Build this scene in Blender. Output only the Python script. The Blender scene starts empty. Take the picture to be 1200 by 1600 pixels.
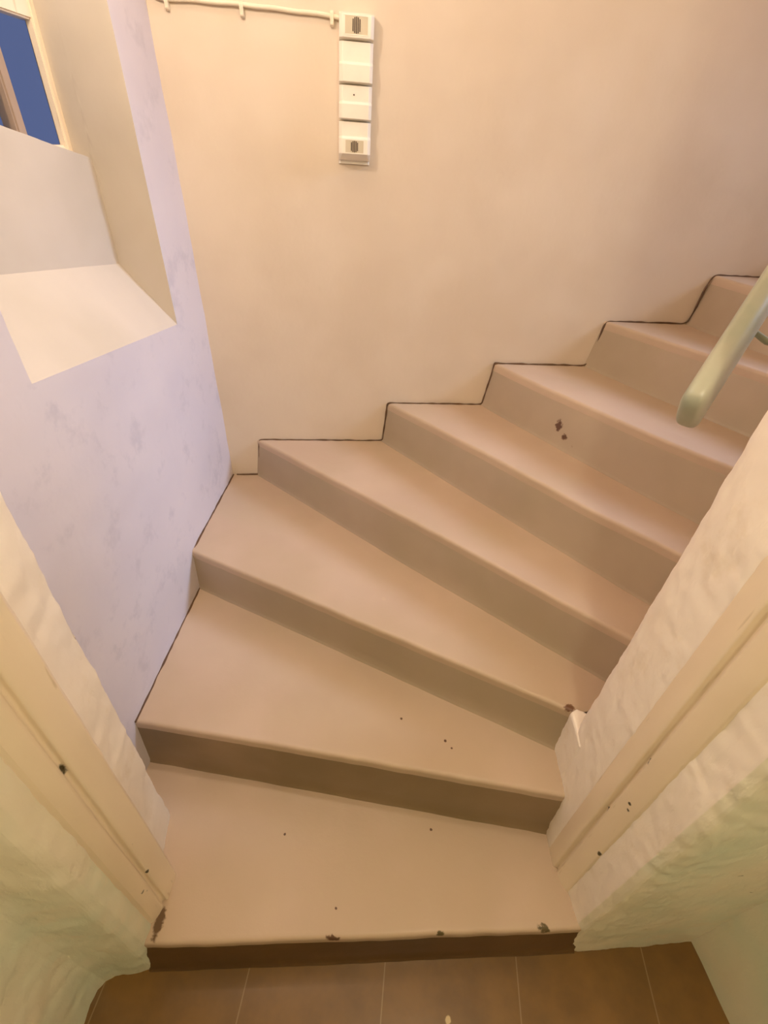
import bpy, bmesh, math, random
from mathutils import Vector, Matrix, noise

random.seed(4)
S = bpy.context.scene
COL = S.collection

# ------------------------------------------------------------------ camera
cam_data = bpy.data.cameras.new('camera')
cam = bpy.data.objects.new('camera', cam_data)
COL.objects.link(cam)
cam_data.sensor_fit = 'VERTICAL'
cam_data.sensor_height = 32.0
cam_data.lens = 742.785 * 32.0 / 1600.0
cam_data.clip_start = 0.02
PITCH, ROLL, EYE = 0.65224, 0.073504, 1.78107
fw = Vector((0, math.cos(PITCH), -math.sin(PITCH)))
rt = Vector((1, 0, 0))
up = rt.cross(fw)
r2 = math.cos(ROLL) * rt + math.sin(ROLL) * up
u2 = -math.sin(ROLL) * rt + math.cos(ROLL) * up
m = Matrix((r2, u2, -fw)).transposed().to_4x4()
m.translation = Vector((0, 0, EYE))
cam.matrix_world = m
S.camera = cam

# ------------------------------------------------------------------ world, lights, exposure
S.view_settings.view_transform = 'Standard'
S.view_settings.look = 'None'
S.view_settings.gamma = 1.0
S.view_settings.use_curve_mapping = False
S.view_settings.exposure = 0.22

world = bpy.data.worlds.new('dusk')
S.world = world
world.use_nodes = True
wn = world.node_tree
wn.nodes['Background'].inputs[0].default_value = (0.105, 0.135, 0.27, 1)
wn.nodes['Background'].inputs[1].default_value = 0.85


def lamp(name, kind, loc, energy, color, size=0.05, aim=None, sy=None):
    d = bpy.data.lights.new(name, kind)
    d.energy = energy
    d.color = color
    if kind == 'AREA':
        d.shape = 'RECTANGLE'
        d.size = size
        d.size_y = sy or size
    else:
        d.shadow_soft_size = size
    o = bpy.data.objects.new(name, d)
    COL.objects.link(o)
    o.location = loc
    if aim is not None:
        o.rotation_euler = (Vector(aim) - Vector(loc)).to_track_quat('-Z', 'Y').to_euler()
    return o


# warm bulb high on the stair's left wall, warm bulb in the passage behind the viewer,
# and an added cool fill light aimed down at the left wall
lamp('stair_ceiling_bulb', 'POINT', (-0.30, 1.15, 3.05), 6.5, (1.0, 0.82, 0.66), 0.05)
lamp('stair_bulb', 'POINT', (-0.55, 1.04, 2.38), 13.0, (1.0, 0.84, 0.68), 0.03)
lamp('passage_bulb', 'POINT', (0.40, -0.10, 2.60), 20.0, (1.0, 0.92, 0.74), 0.04)
lamp('upper_stair_bulb', 'POINT', (1.30, 1.30, 2.95), 1.8, (1.0, 0.75, 0.50), 0.05)
lw = lamp('left_wall_cool_fill', 'AREA', (2.75, 1.50, 2.75), 10.0, (0.54, 0.68, 1.0), 0.7, (-0.69, 1.0, 0.9), 0.9)  # added fill with no window behind it, cools the left wall
lw.data.spread = math.radians(50)

# ------------------------------------------------------------------ materials


def lin(c):
    c = c / 255.0
    return c / 12.92 if c <= 0.04045 else ((c + 0.055) / 1.055) ** 2.4


def rgb(r, g, b):
    return (lin(r), lin(g), lin(b), 1)


class NT:
    def __init__(s, name, rough=0.6, spec=0.4):
        s.m = bpy.data.materials.new(name)
        s.m.use_nodes = True
        s.t = s.m.node_tree
        s.b = s.t.nodes['Principled BSDF']
        s.b.inputs['Roughness'].default_value = rough
        s.b.inputs['Specular IOR Level'].default_value = spec
        g = s.t.nodes.new('ShaderNodeNewGeometry')
        s.pos = g.outputs['Position']

    def n(s, kind, **kw):
        x = s.t.nodes.new(kind)
        for k, v in kw.items():
            setattr(x, k, v)
        return x

    def link(s, a, b):
        s.t.links.new(a, b)

    def noise(s, scale, detail=3, rough=0.55, stretch=None):
        x = s.n('ShaderNodeTexNoise')
        x.inputs['Scale'].default_value = scale
        x.inputs['Detail'].default_value = detail
        x.inputs['Roughness'].default_value = rough
        src = s.pos
        if stretch:
            mp = s.n('ShaderNodeMapping')
            mp.inputs['Scale'].default_value = stretch
            s.link(src, mp.inputs['Vector'])
            src = mp.outputs[0]
        s.link(src, x.inputs['Vector'])
        return x.outputs['Fac']

    def ramp(s, fac, a, b):
        x = s.n('ShaderNodeMapRange')
        x.interpolation_type = 'SMOOTHSTEP'
        x.inputs['From Min'].default_value = a
        x.inputs['From Max'].default_value = b
        s.link(fac, x.inputs['Value'])
        return x.outputs[0]

    def math(s, op, a, b=None):
        x = s.n('ShaderNodeMath', operation=op)
        for i, v in enumerate((a, b)):
            if v is None:
                continue
            if isinstance(v, (int, float)):
                x.inputs[i].default_value = v
            else:
                s.link(v, x.inputs[i])
        return x.outputs[0]

    def mix(s, fac, a, b):
        x = s.n('ShaderNodeMix', data_type='RGBA')
        if isinstance(fac, (int, float)):
            x.inputs[0].default_value = fac
        else:
            s.link(fac, x.inputs[0])
        for i, v in ((6, a), (7, b)):
            if isinstance(v, tuple):
                x.inputs[i].default_value = v
            else:
                s.link(v, x.inputs[i])
        return x.outputs[2]

    def spot(s, col, p, r, c, stretch=(1, 1, 1), ragged=0.6):
        """one stain or chip of colour c round the point p"""
        v = s.n('ShaderNodeVectorMath', operation='SUBTRACT')
        s.link(s.pos, v.inputs[0])
        v.inputs[1].default_value = p
        v2 = s.n('ShaderNodeVectorMath', operation='MULTIPLY')
        s.link(v.outputs[0], v2.inputs[0])
        v2.inputs[1].default_value = stretch
        l = s.n('ShaderNodeVectorMath', operation='LENGTH')
        s.link(v2.outputs[0], l.inputs[0])
        wob = s.math('MULTIPLY', s.math('SUBTRACT', s.noise(90, 2), 0.5), r * ragged * 2)
        d = s.math('ADD', l.outputs['Value'], wob)
        f = s.ramp(d, r, r * 0.55)
        return s.mix(f, col, c)

    def bump(s, h, strength, dist):
        x = s.n('ShaderNodeBump')
        x.inputs['Strength'].default_value = strength
        x.inputs['Distance'].default_value = dist
        s.link(h, x.inputs['Height'])
        old = s.b.inputs['Normal'].links
        if old:
            s.link(old[0].from_socket, x.inputs['Normal'])
        s.link(x.outputs[0], s.b.inputs['Normal'])

    def color(s, c):
        if isinstance(c, tuple):
            s.b.inputs['Base Color'].default_value = c
        else:
            s.link(c, s.b.inputs['Base Color'])
        return s.m


def plaster(name, c1, c2, c3=None, rough=0.62, bump=1.0, stains=(), flaky=0):
    n = NT(name, rough, 0.3)
    col = n.mix(n.ramp(n.noise(2.6, 3), 0.35, 0.68), c1, c2)
    if c3:
        col = n.mix(n.math('MULTIPLY', n.ramp(n.noise(9, 5, 0.65), 0.53, 0.70), 0.6), col, c3)
    for st in stains:
        col = n.spot(col, *st)
    n.bump(n.noise(11, 3, 0.5), 0.22 * bump, 0.010)
    n.bump(n.noise(60, 3, 0.5), 0.07 * bump, 0.003)
    if flaky:
        n.bump(n.ramp(n.noise(30, 4, 0.6, (1, 1, .45)), 0.45, 0.62), flaky, 0.004)
    return n.color(col)


M_BACK = plaster('cream_white_plaster', rgb(222, 205, 184), rgb(215, 197, 175), bump=1.1)
M_LEFT = plaster('cool_limewash_plaster', rgb(216, 206, 208), rgb(210, 201, 206), rgb(194, 186, 192), bump=1.15)
M_NICHE = plaster('niche_plaster', rgb(206, 194, 180), rgb(198, 186, 170))
dk = rgb(70, 60, 35)
M_DOORWALL = plaster('yellowed_plaster', rgb(250, 238, 224), rgb(246, 232, 214), rgb(238, 222, 200), bump=1.1, flaky=0.12)
M_PASSAGE = plaster('pale_green_plaster', rgb(244, 234, 212), rgb(222, 228, 206), rgb(240, 230, 206), rough=0.4, bump=1.4, flaky=0.20,
                    stains=(((0.80, 0.37, 0.62), 0.012, rgb(120, 118, 90), (1, 1, 2.5)), ((0.90, 0.38, 0.48), 0.010, rgb(130, 125, 98), (1, 1, 3))))
M_CEIL = plaster('ceiling_plaster', rgb(236, 224, 200), rgb(230, 216, 192))


def wood_paint(name, c1, c2, stains):
    n = NT(name, 0.38, 0.45)
    col = n.mix(n.ramp(n.noise(6, 3, 0.5, (1, 1, 0.25)), 0.35, 0.7), c1, c2)
    streak = n.ramp(n.noise(60, 2, 0.5, (1, 1, 0.12)), 0.66, 0.74)
    col = n.mix(n.math('MULTIPLY', streak, 0.35), col, rgb(176, 150, 104))
    for st in stains:
        col = n.spot(col, *st)
    n.bump(n.noise(45, 3, 0.5, (1, 1, 0.15)), 0.25, 0.003)
    n.bump(n.noise(120, 2), 0.08, 0.002)
    return n.color(col)


M_FRAME = wood_paint('cream_painted_wood', rgb(246, 228, 202), rgb(238, 218, 190), [
    ((-0.493, 0.352, 0.40), 0.006, dk, (1, 1, .7)), ((-0.505, 0.325, 0.36), 0.007, dk, (1, 1, .6)),
    ((-0.503, 0.330, 0.34), 0.005, dk, (1, 1, .6)), ((-0.497, 0.36, 0.55), 0.005, dk, (1, 1, .5)),
    ((-0.51, 0.345, 0.93), 0.012, dk, (1, 1, .5)), ((-0.50, 0.40, 0.97), 0.006, dk, (1, 1, .6)),
    ((0.566, 0.480, 0.60), 0.006, dk, (1, 1, .5)), ((0.568, 0.478, 0.84), 0.006, dk, (1, 1, .5)),
    ((0.572, 0.455, 0.70), 0.005, dk, (1, 1, .8)), ((0.575, 0.45, 0.68), 0.005, dk, (1, 1, .8)),
    ((0.580, 0.436, 0.46), 0.006, dk, (1, 1, .5)), ((0.562, 0.482, 0.47), 0.005, dk, (1, 1, .4))])


def step_paint(name, c1, c2, stains=()):
    n = NT(name, 0.42, 0.45)
    col = n.mix(n.ramp(n.noise(3.2, 3), 0.32, 0.7), c1, c2)
    col = n.mix(n.math('MULTIPLY', n.ramp(n.noise(1.7, 4, 0.6), 0.45, 0.65), 0.35), col, tuple(v * k for v, k in zip(c2[:3], (0.90, 0.96, 0.84))) + (1,))
    col = n.mix(n.math('MULTIPLY', n.ramp(n.noise(240, 2), 0.70, 0.78), 0.25), col, rgb(205, 180, 150))
    for st in stains:
        col = n.spot(col, *st)
    n.bump(n.noise(260, 2), 0.10, 0.0015)
    n.bump(n.noise(16, 3), 0.18, 0.006)
    return n.color(col)


brown = rgb(96, 66, 46)
spk = rgb(90, 62, 40)
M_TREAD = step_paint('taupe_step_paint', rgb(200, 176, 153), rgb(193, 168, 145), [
    ((0.232, 0.72, 0.393), 0.005, spk), ((0.25, 0.70, 0.393), 0.004, spk), ((0.10, 0.78, 0.393), 0.005, spk),
    ((-0.22, 0.52, 0.177), 0.004, spk), ((0.21, 0.56, 0.177), 0.0045, spk), ((-0.05, 0.36, 0.177), 0.004, spk),
    ((-0.497, 0.305, 0.177), 0.020, rgb(104, 78, 52), (1.5, .5, 1)), ((0.02, 1.10, 0.573), 0.010, rgb(200, 176, 150)), ((0.556, 0.745, 0.573), 0.016, rgb(110, 74, 48), (1, 1, 1), 0.9),
    ((0.53, 0.96, 0.753), 0.018, rgb(196, 172, 146), (1, 1, 1), 0.9),
    ((-0.05, 0.297, 0.172), 0.013, brown, (.6, 1, 1), 0.9), ((0.229, 0.322, 0.172), 0.010, rgb(92, 78, 48), (.6, 1, 1), 0.9),
    ((0.50, 0.350, 0.172), 0.012, rgb(92, 78, 48), (.6, 1, 1), 0.9)])
M_RISER = step_paint('taupe_step_paint_shaded', rgb(181, 162, 140), rgb(173, 154, 132), [  # same paint as the treads, darkened to carry the risers' shade
    ((0.618, 1.612, 1.010), 0.013, brown, (1, .6, .5), 0.7), ((0.641, 1.582, 0.978), 0.011, brown, (1, .6, .8), 0.8),
    ((0.665, 1.550, 0.962), 0.006, rgb(120, 92, 70), (1, .6, 1)), ((0.12, 0.78, 0.50), 0.006, spk), ((0.49, 0.98, 0.63), 0.012, rgb(190, 168, 142))])
M_RISER1_SHADED = step_paint('shaded_bottom_riser_paint', rgb(112, 84, 54), rgb(96, 70, 42))  # bottom riser: the viewer's cast shadow put into a darker colour
M_RISER2_SHADED = step_paint('shaded_second_riser_paint', rgb(152, 128, 100), rgb(134, 112, 84))  # second riser: that shadow again, painted in less strongly
M_EDGE = step_paint('dark_paint_line', rgb(104, 76, 52), rgb(92, 66, 44))

# floor tiles
n = NT('brown_floor_tile', 0.3, 0.5)
sep = n.n('ShaderNodeSeparateXYZ')
n.link(n.pos, sep.inputs[0])


def grout(v, off, per, w):
    a = n.math('FRACT', n.math('DIVIDE', n.math('SUBTRACT', v, off), per))
    return n.math('GREATER_THAN', n.math('ABSOLUTE', n.math('SUBTRACT', a, 0.5)), 0.5 - w / per)


yx = n.math('ADD', sep.outputs[0], n.math('MULTIPLY', sep.outputs[1], -0.06))
g = n.math('MAXIMUM', grout(yx, 0.442, 0.365, 0.0017), grout(sep.outputs[1], 0.03, 0.365, 0.0017))
col = n.mix(n.ramp(n.noise(7, 4, 0.6), 0.3, 0.72), rgb(128, 92, 42), rgb(110, 78, 35))
col = n.spot(col, (0.262, 0.19, 0.0), 0.009, rgb(205, 180, 135))
col = n.mix(n.math('MULTIPLY', g, 0.75), col, rgb(150, 122, 84))
n.bump(n.noise(40, 3), 0.08, 0.003)
M_FLOOR = n.color(col)


def plain(name, c, rough=0.4, spec=0.5, bumps=0.06):
    n = NT(name, rough, spec)
    n.bump(n.noise(90, 2), bumps, 0.002)
    return n.color(n.mix(n.ramp(n.noise(12, 3), 0.3, 0.7), c, tuple(x * 0.94 for x in c[:3]) + (1,)))


M_PLASTIC = plain('cream_plastic', rgb(240, 230, 212), 0.35)
M_GRILLE = plain('grey_plate', rgb(206, 192, 164), 0.45)
M_SLOT = plain('dark_slot', rgb(66, 44, 36), 0.6)
M_CABLE = plain('painted_cable', rgb(236, 222, 196), 0.5)
M_METAL = plain('painted_metal', rgb(150, 152, 122), 0.4)

M_MULL = plain('shaded_grey_brown_wood', rgb(168, 146, 128), 0.6, 0.3)  # darker than the frame: the mullion's shade is put into its colour
n = NT('sage_handrail_paint', 0.33, 0.5)
col = n.mix(n.ramp(n.noise(9, 3), 0.35, 0.7), rgb(176, 175, 154), rgb(160, 166, 144))
col = n.spot(col, (0.552, 0.868, 1.400), 0.006, rgb(50, 40, 28))
n.bump(n.noise(60, 2), 0.1, 0.002)
M_RAIL = n.color(col)

n = NT('window_glass', 0.03, 0.5)
n.b.inputs['Transmission Weight'].default_value = 1.0
n.b.inputs['IOR'].default_value = 1.05
M_GLASS = n.color((0.9, 0.94, 1, 1))
n = NT('blue_shutter_paint', 0.45, 0.4)
col = n.mix(n.ramp(n.noise(11, 4, 0.6, (1, 1, .5)), 0.3, 0.75), rgb(92, 112, 172), rgb(72, 92, 156))
n.bump(n.noise(40, 3, 0.5, (1, 1, .2)), 0.15, 0.003)
M_BLUE = n.color(col)

# ------------------------------------------------------------------ mesh helpers


def link(name, bm, mats, parent=None, kind=None, smooth=True, angle=38):
    bmesh.ops.recalc_face_normals(bm, faces=bm.faces)
    me = bpy.data.meshes.new(name)
    bm.to_mesh(me)
    bm.free()
    if not isinstance(mats, (list, tuple)):
        mats = [mats]
    for mm in mats:
        me.materials.append(mm)
    if smooth:
        for p in me.polygons:
            p.use_smooth = True
        me.set_sharp_from_angle(angle=math.radians(angle))
    o = bpy.data.objects.new(name, me)
    COL.objects.link(o)
    if parent is not None:
        o.parent = parent
    if kind:
        o['kind'] = kind
    return o


def lump(o, bevel=0.012, seg=3, levels=3, amp=0.006, scale=0.22, fine=0.002, fscale=0.035, ang=25):
    """soft arrises and the uneven surface of hand-laid plaster"""
    if bevel:
        b = o.modifiers.new('soft_edge', 'BEVEL')
        b.width = bevel
        b.segments = seg
        b.limit_method = 'ANGLE'
        b.angle_limit = math.radians(ang)
    if levels:
        s = o.modifiers.new('fine', 'SUBSURF')
        s.subdivision_type = 'SIMPLE'
        s.levels = s.render_levels = levels
    for a, sc in ((amp, scale), (fine, fscale)):
        if a:
            t = bpy.data.textures.new('plaster_noise', 'CLOUDS')
            t.noise_scale = sc
            t.noise_depth = 2
            d = o.modifiers.new('uneven', 'DISPLACE')
            d.texture = t
            d.texture_coords = 'GLOBAL'
            d.strength = a
            d.mid_level = 0.5
    return o


def dens(poly, step, closed=True):
    out = []
    n_ = len(poly)
    for i in range(n_ if closed else n_ - 1):
        a, b = Vector(poly[i]), Vector(poly[(i + 1) % n_])
        k = max(1, int(math.ceil((b - a).length / step)))
        for j in range(k):
            out.append(a.lerp(b, j / k))
    if not closed:
        out.append(Vector(poly[-1]))
    return out


def prism(bm, poly, z0, z1, step=0.1, zstep=0.1, lean=None, mat=0):
    pts = dens([tuple(p) for p in poly], step)
    k = max(1, int(math.ceil((z1 - z0) / zstep)))
    rings = []
    for j in range(k + 1):
        z = z0 + (z1 - z0) * j / k
        rings.append([bm.verts.new((p.x + (lean(p, z)[0] if lean else 0), p.y + (lean(p, z)[1] if lean else 0), z)) for p in pts])
    nn = len(pts)
    for j in range(k):
        for i in range(nn):
            f = bm.faces.new((rings[j][i], rings[j][(i + 1) % nn], rings[j + 1][(i + 1) % nn], rings[j + 1][i]))
            f.material_index = mat
    bm.faces.new(rings[0][::-1]).material_index = mat
    bm.faces.new(rings[-1]).material_index = mat
    return bm


def box(bm, x0, x1, y0, y1, z0, z1, mat=0):
    v = [bm.verts.new((x, y, z)) for x in (x0, x1) for y in (y0, y1) for z in (z0, z1)]
    for q in ((0, 1, 3, 2), (4, 6, 7, 5), (0, 4, 5, 1), (2, 3, 7, 6), (0, 2, 6, 4), (1, 5, 7, 3)):
        bm.faces.new([v[i] for i in q]).material_index = mat
    return bm


def tube(bm, pts, rad, seg=10, squash=1.0):
    pts = [Vector(p) for p in pts]
    rings = []
    for i, p in enumerate(pts):
        t = (pts[min(i + 1, len(pts) - 1)] - pts[max(i - 1, 0)]).normalized()
        a = t.cross(Vector((0, 0, 1)))
        if a.length < 1e-3:
            a = Vector((1, 0, 0))
        a.normalize()
        b = a.cross(t)
        rings.append([bm.verts.new(p + a * rad * math.cos(2 * math.pi * j / seg) + b * rad * squash * math.sin(2 * math.pi * j / seg)) for j in range(seg)])
    for i in range(len(rings) - 1):
        for j in range(seg):
            bm.faces.new((rings[i][j], rings[i][(j + 1) % seg], rings[i + 1][(j + 1) % seg], rings[i + 1][j]))
    bm.faces.new(rings[0][::-1])
    bm.faces.new(rings[-1])


def empty(name, loc, label=None, cat=None, group=None, kind=None, parent=None):
    o = bpy.data.objects.new(name, None)
    COL.objects.link(o)
    o.location = loc
    if parent is not None:
        o.parent = parent
    for k, v in (('label', label), ('category', cat), ('group', group), ('kind', kind)):
        if v:
            o[k] = v
    return o


def adopt(o, parent):
    """parent o to an Empty, keeping the place its mesh was built at"""
    o.parent = parent
    o.matrix_parent_inverse = Matrix.Translation(parent.location).inverted()
    return o


# ------------------------------------------------------------------ levels and the winding lines
Z = [0.0, 0.1772, 0.3926]
for _ in range(6):
    Z.append(Z[-1] + 0.18)
Z.append(Z[-1] + 0.18)          # step 9


def wall_y(x):
    return 1.870 + 0.131 * x


# ------------------------------------------------------------------ floor and ceiling
bm = bmesh.new()
prism(bm, [(-1.3, -1.9), (1.7, -1.9), (1.7, 0.62), (-1.3, 0.62)], -0.12, 0.0, 3, 1)
link('floor', bm, M_FLOOR, kind='structure', smooth=False)

bm = bmesh.new()
box(bm, -1.4, 1.8, -1.9, 0.60, 2.75, 2.85)
link('ceiling', bm, M_CEIL, kind='structure', smooth=False)
bm = bmesh.new()
box(bm, -1.4, 3.2, 0.40, 2.6, 3.25, 3.35)
link('ceiling', bm, M_CEIL, kind='structure', smooth=False)

# ------------------------------------------------------------------ back wall (slight bulge, turns a touch at the far right)
bm = bmesh.new()
pts = [(-0.80, wall_y(-0.80)), (-0.7, wall_y(-0.7)), (0.4, wall_y(0.4) + .004), (1.1, wall_y(1.1)), (1.9, wall_y(1.9)), (3.1, wall_y(3.1)), (3.1, 2.6), (-0.80, 2.3)]
prism(bm, pts, -0.1, 3.3, 0.14, 0.14)
lump(link('wall_back', bm, M_BACK, kind='structure'), 0, 3, 2, 0.009, 0.32, 0.0016, 0.05)

# ------------------------------------------------------------------ left wall with the deep window niche
WX = -0.69


def wx(z):
    return WX - 0.020 * max(0.0, min(1.5, z - 0.57))


Y0, Y1 = 0.862, 1.545
ZT = 2.36


def sill_front(y):
    return 1.374 + (y - 0.865) * (1.295 - 1.374) / 0.675


def sill_back(y):
    return 1.519 + (y - 1.07) * (1.458 - 1.519) / 0.479


def block_top(y):
    return 1.772 + (y - 1.229) * (1.709 - 1.772) / 0.34


BXX = -0.850
WINX = -0.920


def niche_y1(x):
    return 1.545 + max(0.0, WX - 0.035 - x) * 0.09


bm = bmesh.new()
cache = {}


def V(x, y, z):
    k = (round(x, 4), round(y, 4), round(z, 4))
    if k not in cache:
        cache[k] = bm.verts.new((x, y, z))
    return cache[k]


def grid(fn, nu, nv, mat=0):
    P = [[V(*fn(i / nu, j / nv)) for j in range(nv + 1)] for i in range(nu + 1)]
    for i in range(nu):
        for j in range(nv):
            q = [P[i][j], P[i + 1][j], P[i + 1][j + 1], P[i][j + 1]]
            u = []
            for w in q:
                if w not in u:
                    u.append(w)
            if len(u) > 2:
                try:
                    bm.faces.new(u).material_index = mat
                except ValueError:
                    pass


L = lambda a, b, t: a + (b - a) * t
YA, YB = 0.50, 1.86
NY, NZ = 8, 8
# face of the wall: left of niche, right of niche, below and above it
ys_mid = lambda t: L(Y0, Y1, t)
for (ya, yb, ny) in ((YA, Y0, 4), (Y1, YB, 4), (Y0, Y1, 8)):
    grid(lambda u, v, ya=ya, yb=yb: (lambda y, z: (wx(z), y, z))(L(ya, yb, u), L(-0.05, sill_front(L(ya, yb, u)), v)), ny, 16)
    grid(lambda u, v, ya=ya, yb=yb: (lambda y, z: (wx(z), y, z))(L(ya, yb, u), L(ZT, 3.3, v)), ny, 10)
for (ya, yb, ny) in ((YA, Y0, 4), (Y1, YB, 4)):
    grid(lambda u, v, ya=ya, yb=yb: (lambda y, z: (wx(z), y, z))(L(ya, yb, u), L(sill_front(L(ya, yb, u)), ZT, v)), ny, 12)


def prof(y, t):
    """from the wall face: sloping sill, upright block, ledge to the window, outer sill"""
    zf, zb, zt = sill_front(y), sill_back(y), block_top(y)
    P = [(wx(zf), zf), (BXX, zb), (BXX - 0.004, zt), (WINX - 0.005, zt + 0.004), (-0.935, zt - 0.02)]
    i = min(int(t * 4 + 1e-9), 3)
    f = t * 4 - i
    return L(P[i][0], P[i + 1][0], f), L(P[i][1], P[i + 1][1], f)


NP = 16


def bottom(u, v):
    y = L(Y0, Y1, u)
    x, z = prof(y, v)
    return (x, L(Y0, niche_y1(x), u), z)


grid(bottom, 8, NP, 1)


def side(yf, left):
    def fn(u, v):
        x, z = prof(Y0 if left else Y1, u)
        zz = L(z, ZT, v)
        xx = x if u > 0 else wx(zz)
        return (xx, Y0 if left else niche_y1(xx), zz)
    return fn


grid(side(Y1, False), NP, 12, 1)
grid(side(Y0, True), NP, 12, 1)
grid(lambda u, v: (lambda xx: (xx, L(Y0, niche_y1(xx), u), ZT))(prof(L(Y0, Y1, u), v)[0] if v > 0 else wx(ZT)), 8, NP, 1)
bmesh.ops.remove_doubles(bm, verts=bm.verts[:], dist=0.001)
o = link('wall_left', bm, [M_LEFT, M_NICHE], kind='structure', angle=30)
lump(o, 0, 0, 2, 0.008, 0.24, 0.0018, 0.04)

# ------------------------------------------------------------------ window_1: frame, mullion, panes, and the closed blue shutter outside
win = empty('window_1', (WINX, 1.2, 1.75), kind='structure')
bm = bmesh.new()
ZB = 1.72
box(bm, WINX - .004, WINX + .018, 1.541, 1.580, ZB, 2.40)            # right stile
box(bm, WINX - .008, WINX + .026, 1.563, 1.610, ZB, 2.40)
box(bm, WINX - .025, WINX + .02, 0.83, 0.875, ZB, 2.40)             # left stile
box(bm, WINX - .020, WINX + .015, 0.86, 1.56, 1.970, 2.012)         # transom
box(bm, WINX - .030, WINX + .006, 0.86, 1.56, 2.000, 2.030)
box(bm, WINX - .025, WINX + .02, 0.86, 1.56, 2.34, 2.40)            # head
box(bm, WINX - .025, WINX + .012, 0.86, 1.56, 1.700, 1.738)         # bottom rail
bmesh.ops.bevel(bm, geom=bm.edges[:], offset=0.004, segments=2, affect='EDGES')
adopt(link('window_frame', bm, M_FRAME), win)
bm = bmesh.new()
box(bm, WINX - .020, WINX + .015, 1.366, 1.398, 1.74, 1.98)
bmesh.ops.bevel(bm, geom=bm.edges[:], offset=0.004, segments=2, affect='EDGES')
adopt(link('mullion', bm, M_MULL), win)
for (a, b, c, d) in ((0.87, 1.37, 1.74, 1.975), (1.393, 1.545, 1.74, 1.975), (0.87, 1.545, 2.02, 2.35)):
    bm = bmesh.new()
    box(bm, WINX - .004, WINX, a, b, c, d)
    adopt(link('pane', bm, M_GLASS, smooth=False), win)

# ------------------------------------------------------------------ door wall, left part and the passage's left side
bm = bmesh.new()
poly = [(-0.567, 0.552), (-0.70, 0.565), (-1.2, 0.565), (-1.2, -1.8), (-0.60, -1.8), (-0.640, -0.2), (-0.655, 0.13), (-0.657, 0.17), (-0.652, 0.197), (-0.640, 0.214),
        (-0.620, 0.224), (-0.600, 0.229), (-0.555, 0.236), (-0.528, 0.244), (-0.517, 0.262), (-0.516, 0.300), (-0.545, 0.34), (-0.550, 0.457)]
prism(bm, poly, -0.02, 2.76, 0.08, 0.1)
for f in bm.faces:
    c = f.calc_center_median()
    f.material_index = 1 if c.y < 0.297 else 0
lump(link('wall_passage_left', bm, [M_DOORWALL, M_PASSAGE], kind='structure', angle=50), 0.006, 2, 3, 0.009, 0.13, 0.0060, 0.035, 30)

# ------------------------------------------------------------------ door wall, right part, with the inner wall of the stair behind it
bm = bmesh.new()
poly = [(0.572, 0.697), (0.560, 0.672), (0.556, 0.60), (0.557, 0.535), (0.575, 0.50), (0.585, 0.432), (0.589, 0.405), (0.594, 0.365), (0.606, 0.348), (0.640, 0.345), (0.80, 0.362),
        (1.02, 0.389), (1.7, 0.45), (2.8, 0.55), (2.8, 1.42), (1.9, 1.30), (1.2, 1.12), (0.86, 0.97)]
prism(bm, poly, -0.02, 2.76, 0.07, 0.08)
for f in bm.faces:
    c = f.calc_center_median()
    f.material_index = 1 if c.y < 0.40 + (c.x - .62) * .2 and c.x > 0.598 else 0
# the plaster runs on under the third step
prism(bm, [(0.570, 0.60), (0.5565, 0.64), (0.556, 0.732), (0.575, 0.745), (0.62, 0.72), (0.62, 0.62)], 0.1, Z[3] + 0.004, 0.05, 0.06)
lump(link('wall_inner', bm, [M_DOORWALL, M_PASSAGE], kind='structure', angle=50), 0.006, 2, 3, 0.007, 0.18, 0.0055, 0.030, 30)

bm = bmesh.new()
prism(bm, [(0.985, 0.46), (0.984, 0.385), (1.010, 0.22), (1.30, -1.8), (1.6, -1.8), (1.6, 0.46)], -0.02, 2.76, 0.1, 0.1)
lump(link('wall_passage_right', bm, M_PASSAGE, kind='structure', angle=50), 0.01, 2, 2, 0.008, 0.2, 0.002, 0.05)
bm = bmesh.new()
box(bm, -1.3, 1.7, -1.9, -1.75, -0.02, 2.76)
link('wall_passage_rear', bm, M_PASSAGE, kind='structure', smooth=False)
bm = bmesh.new()
prism(bm, [(-1.2, 0.565), (-1.2, 0.24), (2.8, 0.52), (2.8, 0.80), (0.572, 0.70)], 2.74, 3.3, 0.2, 0.2)
link('wall_above_doorway', bm, M_DOORWALL, kind='structure', smooth=False)
bm = bmesh.new()
box(bm, 3.0, 3.15, 0.5, 2.6, 1.2, 3.3)
link('wall_right', bm, M_BACK, kind='structure', smooth=False)

# ------------------------------------------------------------------ door_1: the old wooden frame
door = empty('door_1', (0, 0.42, 0.17), kind='structure')
bm = bmesh.new()
poly = [(-0.560, 0.458), (-0.549, 0.456), (-0.497, 0.412), (-0.4925, 0.406), (-0.4925, 0.354), (-0.4945, 0.3505), (-0.503, 0.3500), (-0.5045, 0.347), (-0.5035, 0.343), (-0.4995, 0.339),
        (-0.4985, 0.333), (-0.5015, 0.322), (-0.509, 0.306), (-0.518, 0.300), (-0.560, 0.30)]
prism(bm, poly, Z[1] - 0.004, 2.76, 0.03, 0.05)
fl = lump(link('door_jamb', bm, M_FRAME, angle=30), 0.0015, 2, 1, 0.004, 0.2, 0.0018, 0.03, 35)
adopt(fl, door)
bm = bmesh.new()
poly = [(0.590, 0.541), (0.560, 0.539), (0.5562, 0.535), (0.5572, 0.492), (0.559, 0.4885), (0.568, 0.487), (0.5695, 0.484), (0.569, 0.4795), (0.5650, 0.4775), (0.5635, 0.474),
        (0.5685, 0.458), (0.5745, 0.444), (0.5800, 0.4345), (0.5845, 0.4325), (0.61, 0.432)]
prism(bm, poly, Z[1] - 0.004, 2.76, 0.03, 0.05)
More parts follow.
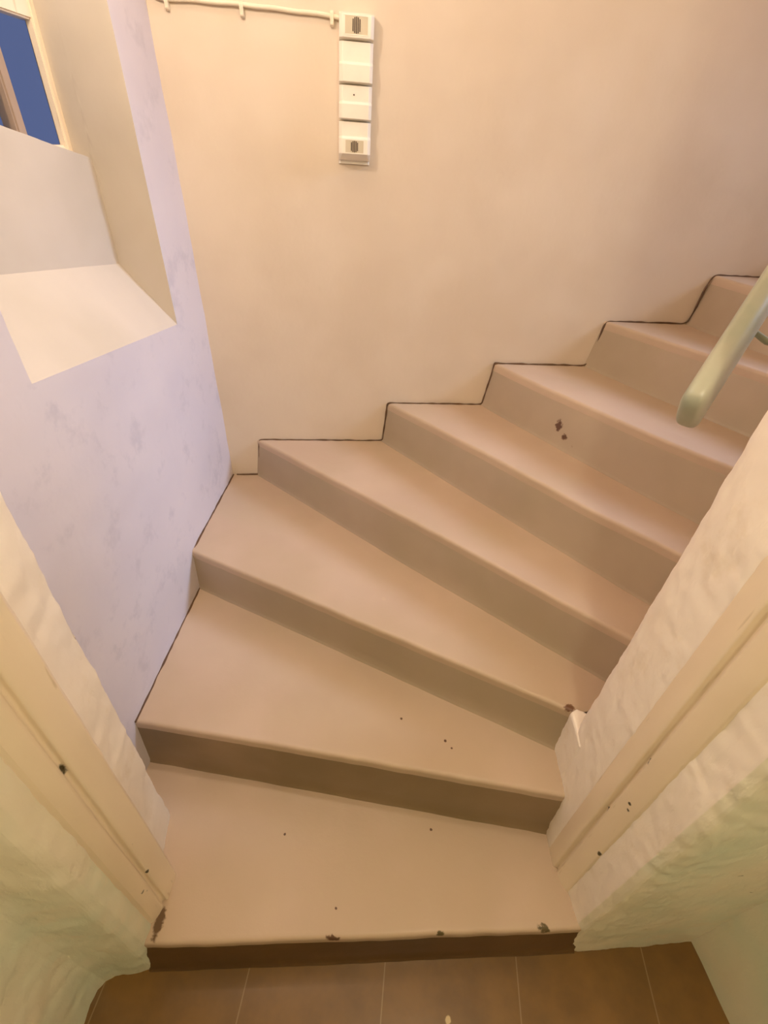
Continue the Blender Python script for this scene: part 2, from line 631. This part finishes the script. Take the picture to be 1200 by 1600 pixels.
fr = lump(link('door_jamb', bm, M_FRAME, angle=30), 0.0015, 2, 1, 0.003, 0.2, 0.0015, 0.03, 35)
adopt(fr, door)
bm = bmesh.new()
prism(bm, [(-0.55, 0.455), (-0.55, 0.30), (0.60, 0.43), (0.59, 0.54)], 2.68, 2.745, 0.2, 0.1)
adopt(link('door_head', bm, M_FRAME, smooth=False), door)

# ------------------------------------------------------------------ staircase
# nose and foot lines of every riser, from the outer wall to the inner wall
NOSE = {
    1: [(-0.535, 0.258), (-0.05, 0.297), (0.615, 0.354)],
    2: [(-0.72, 0.712), (-0.634, 0.706), (0.089, 0.635), (0.58, 0.586)],
    3: [(-0.71, 1.272), (0.405, 0.802), (0.59, 0.723)],
    4: [(-0.60, 1.818), (-0.558, 1.788), (0.169, 1.258), (0.40, 1.083), (0.611, 0.922), (0.82, 0.772)],
    5: [(-0.04, 1.890), (-0.015, 1.863), (0.38, 1.470), (0.64, 1.195), (0.836, 1.013), (0.94, 0.915)],
    6: [(0.385, 1.945), (0.555, 1.712), (0.89, 1.304), (0.986, 1.211), (1.15, 1.03)],
    7: [(0.795, 1.998), (1.041, 1.661), (1.136, 1.530), (1.40, 1.12)],
    8: [(1.172, 2.04), (1.20, 1.93), (1.30, 1.70), (1.72, 1.20)],
    9: [(1.55, 2.10), (1.62, 1.85), (2.05, 1.27)],
}
FOOT = {
    1: [(-0.535, 0.243), (-0.048, 0.283), (0.63, 0.344)],
    2: [(-0.72, 0.702), (0.106, 0.620), (0.58, 0.573)],
    3: [(-0.71, 1.262), (0.42, 0.782), (0.59, 0.708)],
    4: [(-0.60, 1.806), (-0.541, 1.763), (0.138, 1.243), (0.601, 0.910), (0.82, 0.750)],
    5: [(-0.05, 1.885), (-0.023, 1.852), (0.40, 1.41), (0.647, 1.155), (0.812, 0.985), (0.93, 0.88)],
    6: [(0.370, 1.94), (0.389, 1.902), (0.586, 1.640), (0.754, 1.415), (0.935, 1.190), (1.15, 0.97)],
    7: [(0.780, 1.985), (0.801, 1.937), (1.001, 1.635), (1.128, 1.455), (1.40, 1.06)],
    8: [(1.150, 2.04), (1.165, 1.95), (1.27, 1.69), (1.71, 1.17)],
    9: [(1.53, 2.10), (1.60, 1.83), (2.04, 1.24)],
}


def smoothline(pts, n_=64):
    """resample evenly by length and round the kinks a little"""
    P = [Vector((x, y, 0)) for x, y in pts]
    seg = [(b - a).length for a, b in zip(P, P[1:])]
    T = sum(seg)
    out = []
    for i in range(n_ + 1):
        d = T * i / n_
        k = 0
        while k < len(seg) - 1 and d > seg[k]:
            d -= seg[k]
            k += 1
        out.append(P[k].lerp(P[k + 1], min(1, d / seg[k])))
    for _ in range(14):
        out = [out[0]] + [(out[i - 1] + out[i] * 2 + out[i + 1]) / 4 for i in range(1, n_)] + [out[-1]]
    return out


def offs(line, d, zz, seed, wob=0.0016):
    out = []
    for i, p in enumerate(line):
        t = (line[min(i + 1, len(line) - 1)] - line[max(i - 1, 0)]).normalized()
        nn = Vector((t.y, -t.x, 0))            # towards the lower step
        w = noise.noise(Vector((p.x * 22, p.y * 22, seed * 7.3))) * wob + noise.noise(Vector((p.x * 5, p.y * 5, seed * 3.1))) * wob * 1.5
        q = p + nn * (d + w)
        q.z = zz + noise.noise(Vector((p.x * 12, p.y * 12, seed * 5.9 + 3))) * wob * 0.6
        out.append(q)
    return out


def loft(bm, rings):
    R = [[bm.verts.new(p) for p in r] for r in rings]
    for a, b in zip(R, R[1:]):
        for i in range(len(a) - 1):
            bm.faces.new((a[i], a[i + 1], b[i + 1], b[i]))
    return R


stairs = empty('staircase', (0, 0.3, 0.0), 'winding taupe painted concrete staircase climbing to the right between white walls', 'staircase')
TH = 0.03
for k in range(1, 10):
    st = empty('step', (0, 0, 0), parent=stairs)
    st.matrix_parent_inverse = Matrix.Translation(stairs.location).inverted()
    z = Z[k]
    nose = smoothline(NOSE[k])
    foot = smoothline(FOOT[k])
    # tread: rounded nose, flat top running in under the next riser
    r = 0.010
    rings = [offs(nose, -0.02, z - TH, k, 0), offs(nose, 0, z - TH, k), offs(nose, 0, z - r, k), offs(nose, -r * .10, z - r * .62, k), offs(nose, -r * .33, z - r * .30, k),
             offs(nose, -r * .66, z - r * .09, k), offs(nose, -r, z, k), offs(nose, -r - .006, z, k)]
    for q in rings[-1]:
        q.z = z
    bm = bmesh.new()
    R = loft(bm, rings)
    if k < 9:
        nx = smoothline(NOSE[k + 1], 24)
        back = [(p.x, p.y) for p in offs(nx, -0.03, 0, 0, 0)]
        extra_l, extra_r = [], []
        if k == 3:
            extra_l = [(-0.73, 1.80)]
        if k == 1:
            extra_l = [(-0.75, 0.54), (-0.575, 0.50), (-0.56, 0.32)]
        if k == 1:
            extra_r = [(0.60, 0.42)]
        if k == 2:
            extra_r = [(0.575, 0.66)]
        back = extra_l[::-1] + back + extra_r[::-1] if k != 1 else extra_l[::-1] + back + extra_r
        if k in (3, 4, 5, 6, 7, 8):
            pass
    else:
        back = [(2.9, 2.28), (2.9, 1.42)]
    bt = [bm.verts.new((x, y, z)) for x, y in back]
    top = R[-1] + bt[::-1]
    ft = bm.faces.new(top)
    bb = [bm.verts.new((x, y, z - TH)) for x, y in back]
    loop_t = bt
    for i in range(len(bt) - 1):
        bm.faces.new((bt[i], bt[i + 1], bb[i + 1], bb[i]))
    bm.faces.new(R[0] + bb[::-1])
    bmesh.ops.triangulate(bm, faces=[f for f in bm.faces if len(f.verts) > 4])
    adopt_me = link('tread', bm, M_TREAD, st, angle=60)
    # riser
    zb = Z[k - 1]
    rr = []
    for (t, d) in ((-0.012, 0.006), (0.0, 0.006), (0.004, 0.003), (0.010, 0.0)):
        rr.append(offs(foot, d, zb + t, k + 20, 0.0012))
    H = z - TH - zb
    a = offs(foot, 0, 0, k + 20, 0.0012)
    b = offs(nose, 0, 0, k)
    for f_ in (0.3, 0.6, 0.85, 1.0):
        ring = []
        for p, q in zip(a, b):
            w = p.lerp(q, f_)
            w.z = zb + 0.01 + (H - 0.01) * f_ + (q.z if f_ == 1.0 else 0)
            ring.append(w)
        rr.append(ring)
    backr = offs(nose, -0.028, z - TH, k, 0)
    rr.append(backr)
    rr.append(offs(foot, -0.028, zb - 0.012, k, 0))
    bm = bmesh.new()
    loft(bm, rr)
    link('riser', bm, M_RISER1_SHADED if k == 1 else (M_RISER2_SHADED if k == 2 else M_RISER), st, angle=50)

# dark paint line where the steps meet the back wall, zigzagging with them
bm = bmesh.new()


def off_wall(x, z, d=0.004):
    return Vector((x + 0.131 * d, wall_y(x) - d, z))


zz = [(-0.675, Z[3] + .002)]
for k in range(4, 9):
    xn = {4: -0.552, 5: -0.010, 6: 0.413, 7: 0.823, 8: 1.180}[k]
    xf = {4: -0.560, 5: -0.020, 6: 0.394, 7: 0.806, 8: 1.160}[k]
    zz += [(xf - 0.010, Z[k - 1] + .002), (xn - 0.010, Z[k] + .001)]
zz.append((1.52, Z[8] + .001))


def seam(pts3, rad=0.0034, soft=3):
    P = []
    for a, b in zip(pts3, pts3[1:]):
        a, b = Vector(a), Vector(b)
        n_ = max(2, int((b - a).length / 0.008))
        P += [a.lerp(b, i / n_) for i in range(n_)]
    P.append(Vector(pts3[-1]))
    for _ in range(soft):
        P = [P[0]] + [(P[i - 1] + P[i] * 2 + P[i + 1]) / 4 for i in range(1, len(P) - 1)] + [P[-1]]
    rings = []
    for i, p in enumerate(P):
        t = (P[min(i + 1, len(P) - 1)] - P[max(i - 1, 0)]).normalized()
        u = t.cross(Vector((.3, -1, .2))).normalized()
        w = t.cross(u)
        q = rad * (1 + .7 * noise.noise(p * 30))
        c = p + Vector((noise.noise(p * 25), 0, noise.noise(p * 25 + Vector((9, 0, 0))))) * 0.0022
        rings.append([bm.verts.new(c + u * q * math.cos(k * math.pi / 3) + w * q * math.sin(k * math.pi / 3)) for k in range(6)])
    for a, b in zip(rings, rings[1:]):
        for j in range(6):
            bm.faces.new((a[j], a[(j + 1) % 6], b[(j + 1) % 6], b[j]))


seam([off_wall(x, z, 0.0035) for x, z in zz[:7]], 0.0030, 2)
seam([off_wall(x, z, 0.0035) for x, z in zz[6:]], 0.0036, 9)
seam([(-0.690, 1.78, Z[3]), (-0.688, 1.275, Z[3]), (-0.688, 1.265, Z[2]), (-0.688, 0.708, Z[2])], 0.0034, 2)
adopt(link('paint_line', bm, M_EDGE), stairs)

# ------------------------------------------------------------------ handrail
d_ = Vector((math.sin(math.radians(40)), math.cos(math.radians(40)), 0.70))
A = Vector((0.580, 0.880, 1.413))
rail = empty('handrail', A, 'sage green painted flat wooden handrail with a rounded end above the upper steps', 'handrail')
path = [A, A + d_ * 0.30, A + d_ * 0.42 + Vector((.01, -.01, 0)), A + d_ * 0.42 + Vector((.16, .06, .13)), A + d_ * 0.42 + Vector((.75, .21, .52))]
PP = []
for a, b in zip(path, path[1:]):
    n_ = 10
    for i in range(n_):
        PP.append(a.lerp(b, i / n_))
PP.append(path[-1])
for _ in range(6):
    PP = PP[:2] + [(PP[i - 1] + PP[i] * 2 + PP[i + 1]) / 4 for i in range(2, len(PP) - 1)] + [PP[-1]]
bm = bmesh.new()
rings = []
HW, HH = 0.023, 0.053
for i, p in enumerate(PP):
    t = (PP[min(i + 1, len(PP) - 1)] - PP[max(i - 1, 0)]).normalized()
    w = Vector((t.y, -t.x, 0)).normalized()
    u = w.cross(t)
    rings.append((p, w, u, t))
caps = [(-0.016, 0.45), (-0.013, 0.72), (-0.007, 0.90), (0.0, 1.0)]
R = []


def section(p, w, u, s_):
    out = []
    for j in range(24):
        an = 2 * math.pi * (j + .5) / 24
        c, s2 = math.cos(an), math.sin(an)
        e = 2 / 3.6
        out.append(bm.verts.new(p + w * HW * s_ * math.copysign(abs(c) ** e, c) + u * HH * s_ * math.copysign(abs(s2) ** e, s2)))
    return out


p, w, u, t = rings[0]
for (o_, s_) in caps:
    R.append(section(p + t * o_, w, u, s_))
for (p, w, u, t) in rings[1:]:
    R.append(section(p, w, u, 1))
for a, b in zip(R, R[1:]):
    for j in range(24):
        bm.faces.new((a[j], a[(j + 1) % 24], b[(j + 1) % 24], b[j]))
bm.faces.new(R[0][::-1])
bm.faces.new(R[-1])
adopt(link('rail', bm, M_RAIL, angle=60), rail)
for s_ in (0.26, ):
    bm = bmesh.new()
    q = A + d_ * s_
    tube(bm, [q + Vector((0, 0, -0.03)), q + Vector((.005, -.005, -0.075)), q + Vector((.03, -.03, -0.09)), q + Vector((.105, -.105, -0.09))], 0.007, 10)
    adopt(link('bracket', bm, M_METAL), rail)

# ------------------------------------------------------------------ door chime on the back wall
ch_x0, ch_x1, ch_z0, ch_z1 = -0.2215, -0.1275, 1.735, 2.066
W, HT = (ch_x1 - ch_x0) * math.sqrt(1 + .131 ** 2), ch_z1 - ch_z0
yb = wall_y(ch_x0)
chime = empty('door_chime', (ch_x0, yb, ch_z0), 'long white plastic wall unit with slotted grilles at both ends', 'door chime')
ang = math.atan(0.131)
chime.rotation_euler = (0, 0, ang)
# local frame: x along the wall, -y out of it, z up
bm = bmesh.new()
D1, D0, CH = 0.044, 0.036, 0.009
prof_z = []          # (fraction from the top, depth)
for f, d in ((0, .018), (.006, .030), (.022, D1), (.158, D1), (.172, .022), (.178, D0), (.302, D0), (.318, D1), (.428, D1), (.444, .022), (.450, D0), (.556, D0), (.572, D1),
             (.672, D1), (.688, .022), (.694, D0), (.796, D0), (.812, D1), (.922, D1), (.968, .018), (.972, .006), (1.0, .006)):
    prof_z.append((f, d))
R = []
for f, d in prof_z:
    z = HT * (1 - f)
    c = CH if f < .965 else .004
    R.append([bm.verts.new(v) for v in ((0, .02, z), (0, -d + c, z), (c, -d, z), (W - c, -d, z), (W, -d + c, z), (W, .02, z))])
for a, b in zip(R, R[1:]):
    for j in range(5):
        bm.faces.new((a[j], a[j + 1], b[j + 1], b[j]))
bm.faces.new(R[0])
bm.faces.new(R[-1][::-1])
cover = link('cover', bm, M_PLASTIC, chime, angle=15)
bv = cover.modifiers.new('soft', 'BEVEL')
bv.width = 0.0012
bv.segments = 2
bv.limit_method = 'ANGLE'
bv.angle_limit = math.radians(18)
for fc in (.085, .868):
    zc = HT * (1 - fc)
    bm = bmesh.new()
    gw, gh = (.034, .0175) if fc < .5 else (.030, .0150)
    cx = W / 2 - .001
    # rim round a shallow window
    for (x0, x1, z0, z1) in ((-gw, gw, gh, gh + .0022), (-gw, gw, -gh - .0022, -gh), (-gw - .0022, -gw, -gh, gh), (gw, gw + .0022, -gh, gh)):
        box(bm, cx + x0 * .9, cx + x1 * .9, -D1 - .0010, -D1 + .004, zc + z0, zc + z1, 1)
    box(bm, cx - gw * .9, cx + gw * .9, -D1 - .0004, -D1 + .004, zc - gh, zc + gh, 0)
    gr = link('grille', bm, [M_GRILLE, M_PLASTIC], chime, smooth=False)
    gr['label'] = 'grey slotted sound grille'
    bm = bmesh.new()
    for i in range(-2, 3):
        hh = gh * .92 * math.sqrt(max(0, 1 - (i / 3.0) ** 2))
        box(bm, cx + i * .0046 - .0014, cx + i * .0046 + .0014, -D1 - .0012, -D1, zc - hh, zc + hh)
    sl = link('slots', bm, M_SLOT, gr, smooth=False)
    sl['label'] = 'dark vertical slots'
bm = bmesh.new()
bmesh.ops.create_cone(bm, cap_ends=True, segments=16, radius1=.0022, radius2=.0018, depth=.002, matrix=Matrix.Translation((W * .45, -D0 - .0006, HT * .49)) @ Matrix.Rotation(math.pi / 2, 4, 'X'))
sc = link('screw', bm, M_SLOT, chime)

# ------------------------------------------------------------------ cable with its nail clips
cab = empty('wall_cable', (-0.24, wall_y(-0.24), 2.058), 'cream painted cable clipped along the wall, entering the wall unit from its side', 'cable')
bm = bmesh.new()
ctrl = [(-0.714, 2.075), (-0.69, 2.057), (-0.60, 2.060), (-0.477, 2.061), (-0.36, 2.059), (-0.235, 2.057), (-0.205, 2.052)]
pts = []
for a, b in zip(ctrl, ctrl[1:]):
    for i in range(8):
        t = i / 8
        pts.append((L(a[0], b[0], t), L(a[1], b[1], t)))
pts.append(ctrl[-1])
for _ in range(4):
    pts = [pts[0]] + [((pts[i - 1][0] + 2 * pts[i][0] + pts[i + 1][0]) / 4, (pts[i - 1][1] + 2 * pts[i][1] + pts[i + 1][1]) / 4) for i in range(1, len(pts) - 1)] + [pts[-1]]
tube(bm, [off_wall(x, z + .0006 * math.sin(x * 60), .0075) for x, z in pts], 0.0052, 12)
adopt(link('cable', bm, M_CABLE), cab)
for cx in (-0.668, -0.477, -0.240):
    bm = bmesh.new()
    c = off_wall(cx, 2.058, .006)
    # saddle over the cable, ending below it in the nail's lug
    prof_ = [(-.006, .009), (.004, .009), (.0085, .004), (.0085, -.007), (.0065, -.012), (.0075, -.018), (.003, -.022), (-.004, -.023), (-.006, -.010)]
    vs = []
    for sx in (-.0048, .0048):
        vs.append([bm.verts.new(c + Vector((sx, -dy, dz))) for dy, dz in prof_])
    for j in range(len(prof_)):
        bm.faces.new((vs[0][j], vs[0][(j + 1) % 9], vs[1][(j + 1) % 9], vs[1][j]))
    bm.faces.new(vs[0][::-1])
    bm.faces.new(vs[1])
    bmesh.ops.bevel(bm, geom=bm.edges[:], offset=0.0012, segments=2, affect='EDGES')
    adopt(link('clip', bm, M_CABLE), cab)
